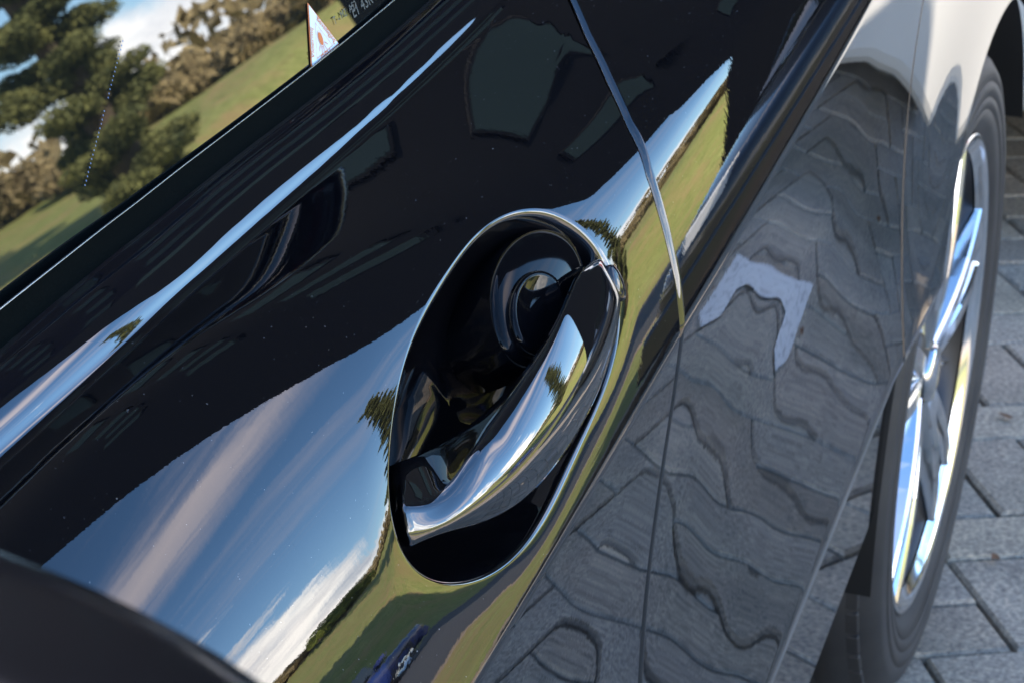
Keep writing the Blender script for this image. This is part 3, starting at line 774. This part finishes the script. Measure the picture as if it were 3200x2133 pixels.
def text_on(name, body, c, right, upv, size, h, m, parent):
    cu = bpy.data.curves.new(name, 'FONT'); cu.body = body; cu.size = size; cu.align_x = 'CENTER'; cu.align_y = 'CENTER'
    tmp = bpy.data.objects.new('tmp', cu); COL.objects.link(tmp)
    dg = bpy.context.evaluated_depsgraph_get(); me = bpy.data.meshes.new_from_object(tmp.evaluated_get(dg)); bpy.data.objects.remove(tmp)
    right = right/np.linalg.norm(right); upv = upv-right*(upv@right); upv /= np.linalg.norm(upv)
    R3 = TXV*right[0]+SLV*right[1]; U3 = TXV*upv[0]+SLV*upv[1]; o3 = on_glass(*c, h)
    for v in me.vertices:
        p = o3+R3*v.co.x+U3*v.co.y; v.co = tuple(p)
    me.materials.clear(); return link(name, me, m, parent)
mb = (A1_+A2_)/2
text_on('sticker_word', 'CCV', ctr+(mb-cen_)*.76, eb, up_, .0055, .0012, STO, stick)
m1 = (A0_+A2_)/2; t1 = (A0_-A2_); n1 = cen_-m1
text_on('sticker_word', 'Vloermij', A2_+t1*.42+n1*.16, t1, -n1, .0042, .0012, STO, stick)
m2 = (A0_+A1_)/2; t2 = (A1_-A0_); n2_ = cen_-m2
text_on('sticker_word', 'Beveiliging', A0_+t2*.55+n2_*.20, t2, -n2_, .0042, .0012, STO, stick)
# small approval print etched in the pane corner
def gp(px_, py_): return np.array(glass_uv(px_, py_))
Q0, Q1 = gp(1060, 75), gp(1160, -5)
dq = (Q1-Q0)/np.linalg.norm(Q1-Q0); nq = np.array([-dq[1], dq[0]]); nq = nq if nq[1] > 0 else -nq
text_on('glass_print', 'E1 43R', gp(1128, 18), dq, nq, .0085, .0006, PRINT, front_door)
text_on('glass_print', 'T - M2  AS2', gp(1075, 42), dq, nq, .0055, .0006, PRINT, front_door)
# dotted line of beads far down the pane: row of small blue tell-tales
bm = bmesh.new()
for k in range(34):
    q_ = k/33; a = gp(380-q_*118, 130+q_*450)
    if 13 < k < 16: continue
    c0 = Vector(on_glass(a[0]+random.uniform(-.0002, .0002), a[1], .0006))
    vs = [bm.verts.new(c0+Vector(TXV)*.0004*math.cos(t_)+Vector(SLV)*.0004*math.sin(t_)) for t_ in np.linspace(0, 2*PI, 8, endpoint=False)]; bm.faces.new(vs)
tag(bm_obj('blue_dots', bm, mat('blue_dot', (.06, .14, .32), .3), front_door), kind='stuff')

# ------------------------------------------------------------------ paving of separate blocks
pav = link('paving', pydata('paving', [(-6, -3.3, -.012), (16, -3.3, -.012), (16, 3.5, -.012), (-6, 3.5, -.012)], [(0, 1, 2, 3)], False), JOINT); tag(pav, kind='structure')
bw = .1035; gap = .0058; PA_ = rad(30)
def brick_mesh(seed):
    rr = random.Random(seed); bm = bmesh.new(); w_, l_ = bw-gap, 2*bw-gap
    b_ = .004
    def ring(z, q_): return [bm.verts.new((sx_*(l_/2-q_)+rr.uniform(-.0012, .0012), sy_*(w_/2-q_)+rr.uniform(-.0012, .0012), z+rr.uniform(-.0007, .0007))) for sx_, sy_ in ((-1, -1), (1, -1), (1, 1), (-1, 1))]
    r0, r1, r2 = ring(-.02, 0), ring(-b_, 0), ring(0, b_)
    for a, b in ((r0, r1), (r1, r2)):
        for k in range(4): bm.faces.new((a[k], a[(k+1) % 4], b[(k+1) % 4], b[k]))
    bm.faces.new(r2)
    me = bpy.data.meshes.new('brick'); bm.normal_update(); bm.to_mesh(me); bm.free(); me.materials.append(PAVER); return me
BM = [brick_mesh(i) for i in range(8)]
bl = []; ca, sa = math.cos(PA_), math.sin(PA_)
for i in range(-130, 190):
    for j in range(-150, 110):
        c = (i-j) % 4
        if c == 0: lx_, ly_, ro = (i+1)*bw, (j+.5)*bw, 0
        elif c == 3: lx_, ly_, ro = (i+.5)*bw, (j+1)*bw, PI/2
        else: continue
        X_ = lx_*ca-ly_*sa; Y_ = lx_*sa+ly_*ca
        if -3.5 < X_ < 11 and -3.2 < Y_ < 2.4: bl.append((X_, Y_, ro+PA_))
def vis(b):
    X_, Y_, _ = b
    if X_ > .75 and -.35 < Y_ < .42: return math.hypot((X_-1.8)*.8, Y_)*.6
    return math.hypot(X_-1.3, (Y_+.5)*1.6)
bl.sort(key=vis)
for k, (X_, Y_, ro) in enumerate(bl[:300]):
    o = link('brick', BM[k % 8], None, pav); o.location = (X_, Y_, random.uniform(-.0015, .0015)); o.rotation_euler = (rad(random.uniform(-.5, .5)), rad(random.uniform(-.5, .5)), ro+rad(random.uniform(-.6, .6)))
VV = []; FF = []
cosb = [np.array([v.co[:] for v in me.vertices]) for me in BM]; fb = [[tuple(p.vertices) for p in me.polygons] for me in BM]
for k, (X_, Y_, ro) in enumerate(bl[300:]):
    q_ = cosb[k % 8]; c_, s_ = math.cos(ro), math.sin(ro); b_ = len(VV)
    dz = random.uniform(-.002, .002)
    VV += [(X_+p[0]*c_-p[1]*s_, Y_+p[0]*s_+p[1]*c_, p[2]+dz) for p in q_]; FF += [tuple(b_+i for i in fa) for fa in fb[k % 8]]
o = link('far_bricks', pydata('far_bricks', VV, FF, False), PAVER, pav); tag(o, kind='stuff')

# painted bay lines lying on the blocks
def flat(name, pts, z, m, kind=None, parent=None):
    me = pydata(name, [(a, b, z) for a, b in pts], [tuple(range(len(pts)))], False); o = link(name, me, m, parent)
    if kind: tag(o, kind=kind)
    return o
l1 = flat('parking_line', [(1.74, -.30), (1.80, -.335), (2.05, -.335), (2.01, -.262), (1.99, -.205), (1.92, -.205), (1.89, -.255), (1.78, -.262)], .0042, LINE)
tag(l1, kind='structure')

# ------------------------------------------------------------------ verge, road, embankment
flat('grass_verge', [(-40, -3.42), (160, -3.42), (160, -6.4), (-40, -6.4)], .03, GRASS, 'structure')
bm = bmesh.new(); box(bm, -6, 60, -3.44, -3.30, -.05, .06, .01); tag(bm_obj('kerb', bm, BRICKK), kind='structure')
flat('paving_edge_ground', [(16, -3.3), (200, -3.3), (200, 60), (16, 60)], .0, ASPH, 'structure')
flat('sandy_edge', [(-40, -6.4), (160, -6.4), (160, -6.8), (-40, -6.8)], .026, SAND, 'structure')
flat('road', [(-40, -6.8), (160, -6.8), (160, -21.0), (-40, -21.0)], .022, ASPH, 'structure')
flat('sandy_edge', [(-40, -21.0), (160, -21.0), (160, -21.5), (-40, -21.5)], .026, SAND, 'structure')
def terr(x, y):
    if y > -21.4: return .03
    R_ = math.hypot(x, y); az = math.degrees(math.atan2(y, x))
    t_ = min(max((R_-19)/42, 0), 1); h = 6.1*t_**1.3
    e_ = min(max((-y-21.4)/8, 0), 1); e_ = e_*e_*(3-2*e_)
    return h*e_+.04+.25*e_*t_*math.sin(x*.11+1)*math.cos(y*.09)
V = []; gx = np.concatenate([np.linspace(-60, 150, 106), [200, 400, 900, 2000]]); gy = np.concatenate([[-2000, -900, -400, -200], np.linspace(-140, -21.3, 80)])
for x in gx:
    for y in gy: V.append((x, y, terr(x, y)))
tag(link('embankment', pydata('embankment', V, gridfaces(len(gx), len(gy))), GRASS), kind='structure')
flat('ground', [(-2000, -2000), (2000, -2000), (2000, 2000), (-2000, 2000)], -.35, GRASS, 'structure')
flat('car_park_apron', [(-200, 3.5), (16, 3.5), (16, 60), (-200, 60)], -.004, ASPH, 'structure')
flat('car_park_apron', [(-200, -3.3), (-6, -3.3), (-6, 3.5), (-200, 3.5)], -.004, ASPH, 'structure')

# ------------------------------------------------------------------ foliage
def leaf_cloud(name, blobs, n, size, m, parent, seed, flat_=.5, elong=2.2):
    rg = np.random.RandomState(seed); wts = np.array([b[3]*b[4]*b[5] for b in blobs])**(2/3); wts /= wts.sum()
    idx = rg.choice(len(blobs), n, p=wts); B = np.array(blobs)[idx]
    d = rg.normal(size=(n, 3)); d /= np.linalg.norm(d, axis=1)[:, None]; rr = rg.rand(n)**(1/2.2)
    C_ = B[:, :3]+d*rr[:, None]*B[:, 3:6]
    a = rg.normal(size=(n, 3)); a[:, 2] *= flat_; a /= np.linalg.norm(a, axis=1)[:, None]
    b = np.cross(a, rg.normal(size=(n, 3))); b /= np.linalg.norm(b, axis=1)[:, None]
    s = size*(.5+rg.rand(n))[:, None]; a = a*s*elong/2; b = b*s/2
    V = np.stack([C_-a, C_+b, C_+a, C_-b], 1).reshape(-1, 3)
    me = bpy.data.meshes.new(name); me.vertices.add(4*n); me.vertices.foreach_set('co', V.ravel()); me.loops.add(4*n); me.loops.foreach_set('vertex_index', np.arange(4*n, dtype=np.int32))
    me.polygons.add(n); me.polygons.foreach_set('loop_start', np.arange(0, 4*n, 4, dtype=np.int32)); me.polygons.foreach_set('loop_total', np.full(n, 4, dtype=np.int32)); me.update(); me.validate()
    return link(name, me, m, parent)
def pol(az, R_): return R_*math.cos(rad(az)), R_*math.sin(rad(az))
def pine(az, R_, H, wid, label, seed, n=26000, group=None, low=.05):
    rg = random.Random(seed); x, y = pol(az, R_); z0 = terr(x, y)-.1
    t = tag(empty('pine_tree', (x, y, z0)), label, 'tree', group)
    V, F = tube([(0, 0, 0), (.1, .05, H*.35), (.05, -.1, H*.7), (0, 0, H*.97)], [.22*H/9, .17*H/9, .1*H/9, .02], 8); link('trunk', pydata('trunk', V, F), BARK, t)
    blobs = []; VV = []; FF = []
    nb = 62 if H < 17 else 80
    for k in range(nb):
        q_ = low+(1-low)*(k+rg.random())/nb; z = H*q_; L_ = wid*(1-q_)**.6*rg.uniform(.6, 1.15)+.25; a = k*2.4+rg.uniform(-.5, .5)
        ex, ey = L_*math.cos(a), L_*math.sin(a); rise = rg.uniform(.0, .35)*L_
        v_, f_ = tube([(0, 0, z), (ex*.5, ey*.5, z+rise*.3), (ex, ey, z+rise)], [.05, .035, .012], 5); b_ = len(VV); VV += v_; FF += [tuple(b_+i for i in fa) for fa in f_]
        for c in range(5):
            w_ = .35+.65*(c+.5)/5; s_ = (.30+.12*L_)*rg.uniform(.7, 1.2)
            blobs.append((ex*w_+rg.uniform(-.25, .25), ey*w_+rg.uniform(-.25, .25), z+rise*w_+rg.uniform(-.1, .15), s_*1.25, s_*1.25, s_*.5))
    link('branches', pydata('branches', VV, FF), BARK, t)
    leaf_cloud('crown', blobs, n, .052 if n > 99999 else (.034*H/9+.008)*1.1, PINE, t, seed); return t
pine(-35.9, 46, 17.5, 1.25, 'tall dark green pine standing on the grass bank, mirrored in the car window', 3, 230000)
pine(-21.0, 58, 7.0, 2.2, 'lone pine further along the bank towards the right', 8, 9000)
def bush(az, R_, H, wd, m, label, seed, group, n=2600):
    rg = random.Random(seed); x, y = pol(az, R_); z0 = terr(x, y)-.1
    t = tag(empty('bush', (x, y, z0)), label, 'bush', group)
    blobs = []; VV = []; FF = []
    for k in range(9):
        a = rg.uniform(0, 2*PI); rr = rg.uniform(0, wd*.7); h = H*rg.uniform(.5, 1.)*(1-.4*rr/wd); bx_, by_ = rr*math.cos(a), rr*math.sin(a)
        v_, f_ = tube([(bx_*.3, by_*.3, 0), (bx_*.8, by_*.8, h*.5), (bx_, by_, h)], [.05, .03, .01], 4); b_ = len(VV); VV += v_; FF += [tuple(b_+i for i in fa) for fa in f_]
        blobs.append((bx_, by_, h*.62, wd*.42, wd*.42, h*.42))
    link('stems', pydata('stems', VV, FF), BARK, t); leaf_cloud('crown', blobs, n, .10, m, t, seed, 1., 2.6); return t
CHAR = mat('dark_block_charcoal', (.004, .0045, .006), .6, 1.2)
bld = tag(empty('added_dark_block', (14, 3.5, 0)), 'tall charcoal block with rows of windows, added out of view to darken the door reflections', 'reflection backdrop')  # invented block out of view, gives the door shoulder something dark to reflect
bm = bmesh.new(); box(bm, 0, 3, -11.3, 8.4, -.2, 24); bm_obj('facade', bm, CHAR, bld)
bm = bmesh.new(); box(bm, -.25, 3.2, -11.5, 8.6, 24, 24.4, .02); bm_obj('roof', bm, CHAR, bld)
wm = bpy.data.meshes.new('window'); b2 = bmesh.new(); box(b2, -.05, .02, -.62, .62, -.8, .8, .01, 1); b2.to_mesh(wm); b2.free(); wm.materials.append(CHAR)
pm = bpy.data.meshes.new('pane'); b2 = bmesh.new(); box(b2, -.06, -.045, -.54, .54, -.72, .72); b2.to_mesh(pm); b2.free(); pm.materials.append(mat('dark_block_glass', (.02, .03, .028), .02, 1.32))
for i_ in range(6):
    for j_ in range(6):
        w = link('window', wm, None, bld); w.location = (0, -6.0+2.55*j_, 2.2+2.95*i_)
        link('pane', pm, None, w)
kb = 0
for az in np.arange(-52, -4, 1.35):
    kb += 1; rg = random.Random(kb*7); g_ = rg.random() < .18
    bush(az+rg.uniform(-.4, .4), 61+rg.uniform(-3, 5), rg.uniform(1.2, 2.3)*(1.25 if az > -30 else .8), rg.uniform(1.3, 2.0), BUSHG if g_ else BUSH,
         'fresh green bush in the row along the top of the bank' if g_ else 'bare brownish bush in the row along the top of the bank', kb, 'green bushes on the bank' if g_ else 'bare bushes on the bank')
blobs = [(*pol(a, 90+8*math.sin(a)), 5.7+1.8, 6, 6, 2.2+.9*math.sin(a*1.7)) for a in np.arange(-60, 2, 2.1)]
tag(leaf_cloud('far_wood', blobs, 26000, .5, BUSH, None, 99, 1, 1.6), kind='stuff')

# ------------------------------------------------------------------ other vehicles
def vehicle(name, loc, rz, L_, Wd, H, paint, label, cat, van=False, plate=None, low=CREAM, tail=False):
    t = tag(empty(name, (loc[0], loc[1], 0), rz), label, cat); hw = Wd/2; wr = .32
    def sec(x, w, zs):
        return [(x, -w*q_, z) for q_, z in zs]+[(x, w*q_, z) for q_, z in zs[::-1]]
    belt = .95 if not van else 1.15
    if van: P_ = [(-L_/2, .92, .62, belt, .90), (-L_/2+.06, .98, .45, belt, .95), (-L_*.2, 1, .42, belt, 1), (L_*.30, 1, .42, belt, 1), (L_*.42, .97, .42, .95, .95), (L_/2-.03, .85, .45, .80, .85)]
    else: P_ = [(-L_/2, .80, .50, .80, .8), (-L_/2+.12, .94, .42, .92, .94), (-L_*.3, 1, .40, belt, 1), (L_*.18, 1, .40, belt-.02, 1), (L_*.36, .98, .40, .82, .96), (L_/2-.1, .90, .42, .70, .86), (L_/2, .74, .48, .62, .74)]
    st = []
    for x, w_, zlo, zhi, tw in P_:
        w_ *= hw; st.append(sec(x, w_, [(.5, zlo-.18), (.93, zlo-.16), (.99, zlo-.05), (1., (zlo+zhi)/2), (.985, zhi-.10), (.93, zhi-.02), (.6, zhi+.015)]))
    loft('body', st, paint, t, 2)
    st = []
    if van: G = [(-L_/2+.05, .88, H-.08), (-L_/2+.15, .90, H), (L_*.10, .90, H), (L_*.24, .84, H-.10), (L_*.40, .80, belt-.06)]
    else: G = [(-L_/2+.30, .80, belt-.02), (-L_*.30, .80, H-.12), (-L_*.12, .78, H), (L_*.08, .78, H-.03), (L_*.30, .82, belt-.12)]
    for x, w_, zt in G:
        z0 = belt-.10 if not (van and x > L_*.3) else belt-.12
        z0 = min(z0, zt-.03); st.append(sec(x, hw, [(.90, z0), (.90, z0+.02), (w_*.97, zt-.06), (w_*.90, zt-.005), (w_*.5, zt+.02)]))
    loft('roof', st, paint, t, 1)
    def quad(nm, pts, m, par=None): 
        me = pydata(nm, pts, [(0, 1, 2, 3)], False); o = link(nm, me, m, par or t); md = o.modifiers.new('s', 'SOLIDIFY'); md.thickness = .012; md.offset = 0; return o
    z0, z1 = belt+.0, H-.13
    wy = lambda z: hw*(.90+(-.90+.80)*(z-belt)/(H-belt))+.012
    if van: wins = [(-L_*.44, -L_*.16), (-L_*.14, L_*.08), (L_*.10, L_*.27)]
    else: wins = [(-L_*.30, -L_*.13), (-L_*.12, L_*.04), (L_*.05, L_*.19)]
    for a, b in wins:
        for sy in (-1, 1):
            quad('side_window', [(a, sy*wy(z0), z0), (b, sy*wy(z0), z0), (b-(.12 if b > L_*.15 else .02), sy*wy(z1), z1), (a+(.12 if a < -L_*.28 else .02), sy*wy(z1), z1)], GLASS)
    if van: quad('rear_window', [(-L_/2-.005, -.72*hw, belt+.12), (-L_/2-.005, .72*hw, belt+.12), (-L_/2+.03, .66*hw, H-.22), (-L_/2+.03, -.66*hw, H-.22)], GLASS)
    else: quad('rear_window', [(-L_/2+.30, -.66*hw, belt+.02), (-L_/2+.30, .66*hw, belt+.02), (-L_*.29, .6*hw, H-.14), (-L_*.29, -.6*hw, H-.14)], GLASS)
    xf = L_*.30 if not van else L_*.385
    quad('windscreen', [(xf+.02, -.70*hw, belt-.06), (xf+.02, .70*hw, belt-.06), (L_*.09 if not van else L_*.25, .62*hw, H-.06), (L_*.09 if not van else L_*.25, -.62*hw, H-.06)], GLASS)
    for xx in (-L_*.31, L_*.31):
        for sy in (-1, 1):
            w = empty('wheel', (xx, sy*(hw-.03), wr), 0 if sy < 0 else PI, t)
            lathe('tyre', [(.20, .0), (.215, -.012), (.29, -.015), (.32, .01), (.32, .17), (.29, .19)], TYRE, w, 40)
            lathe('rim', [(.001, .0), (.06, -.006), (.10, .02), (.16, .03), (.19, .005), (.215, -.012)], ALLOY, w, 40)
    for sy in (-1, 1):
        bm = bmesh.new(); box(bm, L_/2-.22, L_/2-.03, sy*hw*.52-.13, sy*hw*.52+.13, .60, .72, .02); bm_obj('headlight', bm, LAMPW, t)
        if paint is BLACKC: continue
        bm = bmesh.new(); box(bm, -L_/2-.012, -L_/2+.10, sy*hw*.80-.07, sy*hw*.80+.07, .74, .74+(.42 if van else .16), .02); bm_obj('tail_light', bm, LAMPR, t)
        bm = bmesh.new(); box(bm, L_*.16, L_*.16+.13, sy*(hw+.10)-.07, sy*(hw+.10)+.07, belt, belt+.13, .03); bm_obj('side_mirror', bm, paint, t)
    bm = bmesh.new(); box(bm, -L_/2-.07, -L_/2+.2, -hw*.93, hw*.93, .22, .56, .035, 3); bm_obj('rear_bumper', bm, low, t)
    bm = bmesh.new(); box(bm, L_/2-.2, L_/2+.05, -hw*.86, hw*.86, .22, .46, .035, 3); bm_obj('front_bumper', bm, low, t)
    if paint is BLUE:
      bm = bmesh.new(); box(bm, -L_/2-.085, -L_/2-.068, -.26, .26, .38, .49, .003); bm_obj('number_plate', bm, PLATE, t)
    if paint is not BLACKC:
      bm = bmesh.new(); box(bm, L_/2+.052, L_/2+.062, -.26, .26, .30, .41, .003); bm_obj('number_plate', bm, PLATE, t)
    return t
vehicle('parked_van', (2.36+2.2+.07, .36, 0), 0, 4.4, 1.84, 1.9, WHITE, 'white van with cream bumper parked tail-on right behind the black car', 'van', True)
vehicle('parked_car', (6.4, -1.98, 0), PI, 4.3, 1.78, 1.30, BLACKC, 'low black car parked in the next bay, mirrored in the rear door', 'car', low=BLACKC)
vehicle('parked_car', (16.5, -17.6, .02), rad(2), 4.1, 1.74, 1.47, BLUE, 'blue car parked on the road beyond the grass verge, mirrored in the door', 'car', low=BLUE)

vehicle('parked_van', (.2, 3.4, 0), PI, 5.2, 2.0, 2.05, BLACKC, 'tall dark van added out of view beyond the black car to shade the paving', 'van', True, low=BLACKC)  # added unseen van: keeps sun off the paving behind the black car
# fallen leaves and pebbles on the blocks
LEAF = mat('dry_leaf', (.16, .075, .035), .7)
for k, (X_, Y_) in enumerate([(1.72, .03), (1.31, -.02), (2.3, -.1), (1.9, -.35), (1.3, -.5), (2.1, .12), (1.0, -.45), (2.5, -.4), (1.6, -.75), (.9, -.7)]):
    rg = random.Random(k); n = 7
    V = [(0, 0, .001)]+[((.006+.003*rg.random())*math.cos(2*PI*i/n)*1.4, (.004+.003*rg.random())*math.sin(2*PI*i/n), .001+.005*rg.random()) for i in range(n)]
    o = link('fallen_leaf', pydata('fallen_leaf', V, [(0, 1+i, 1+(i+1) % n) for i in range(n)]), LEAF); o.location = (X_, Y_, .003); o.rotation_euler = (0, 0, rg.random()*6)
    tag(o, 'small dry brown leaf lying on the grey paving blocks', 'leaf', 'dry leaves on the paving')
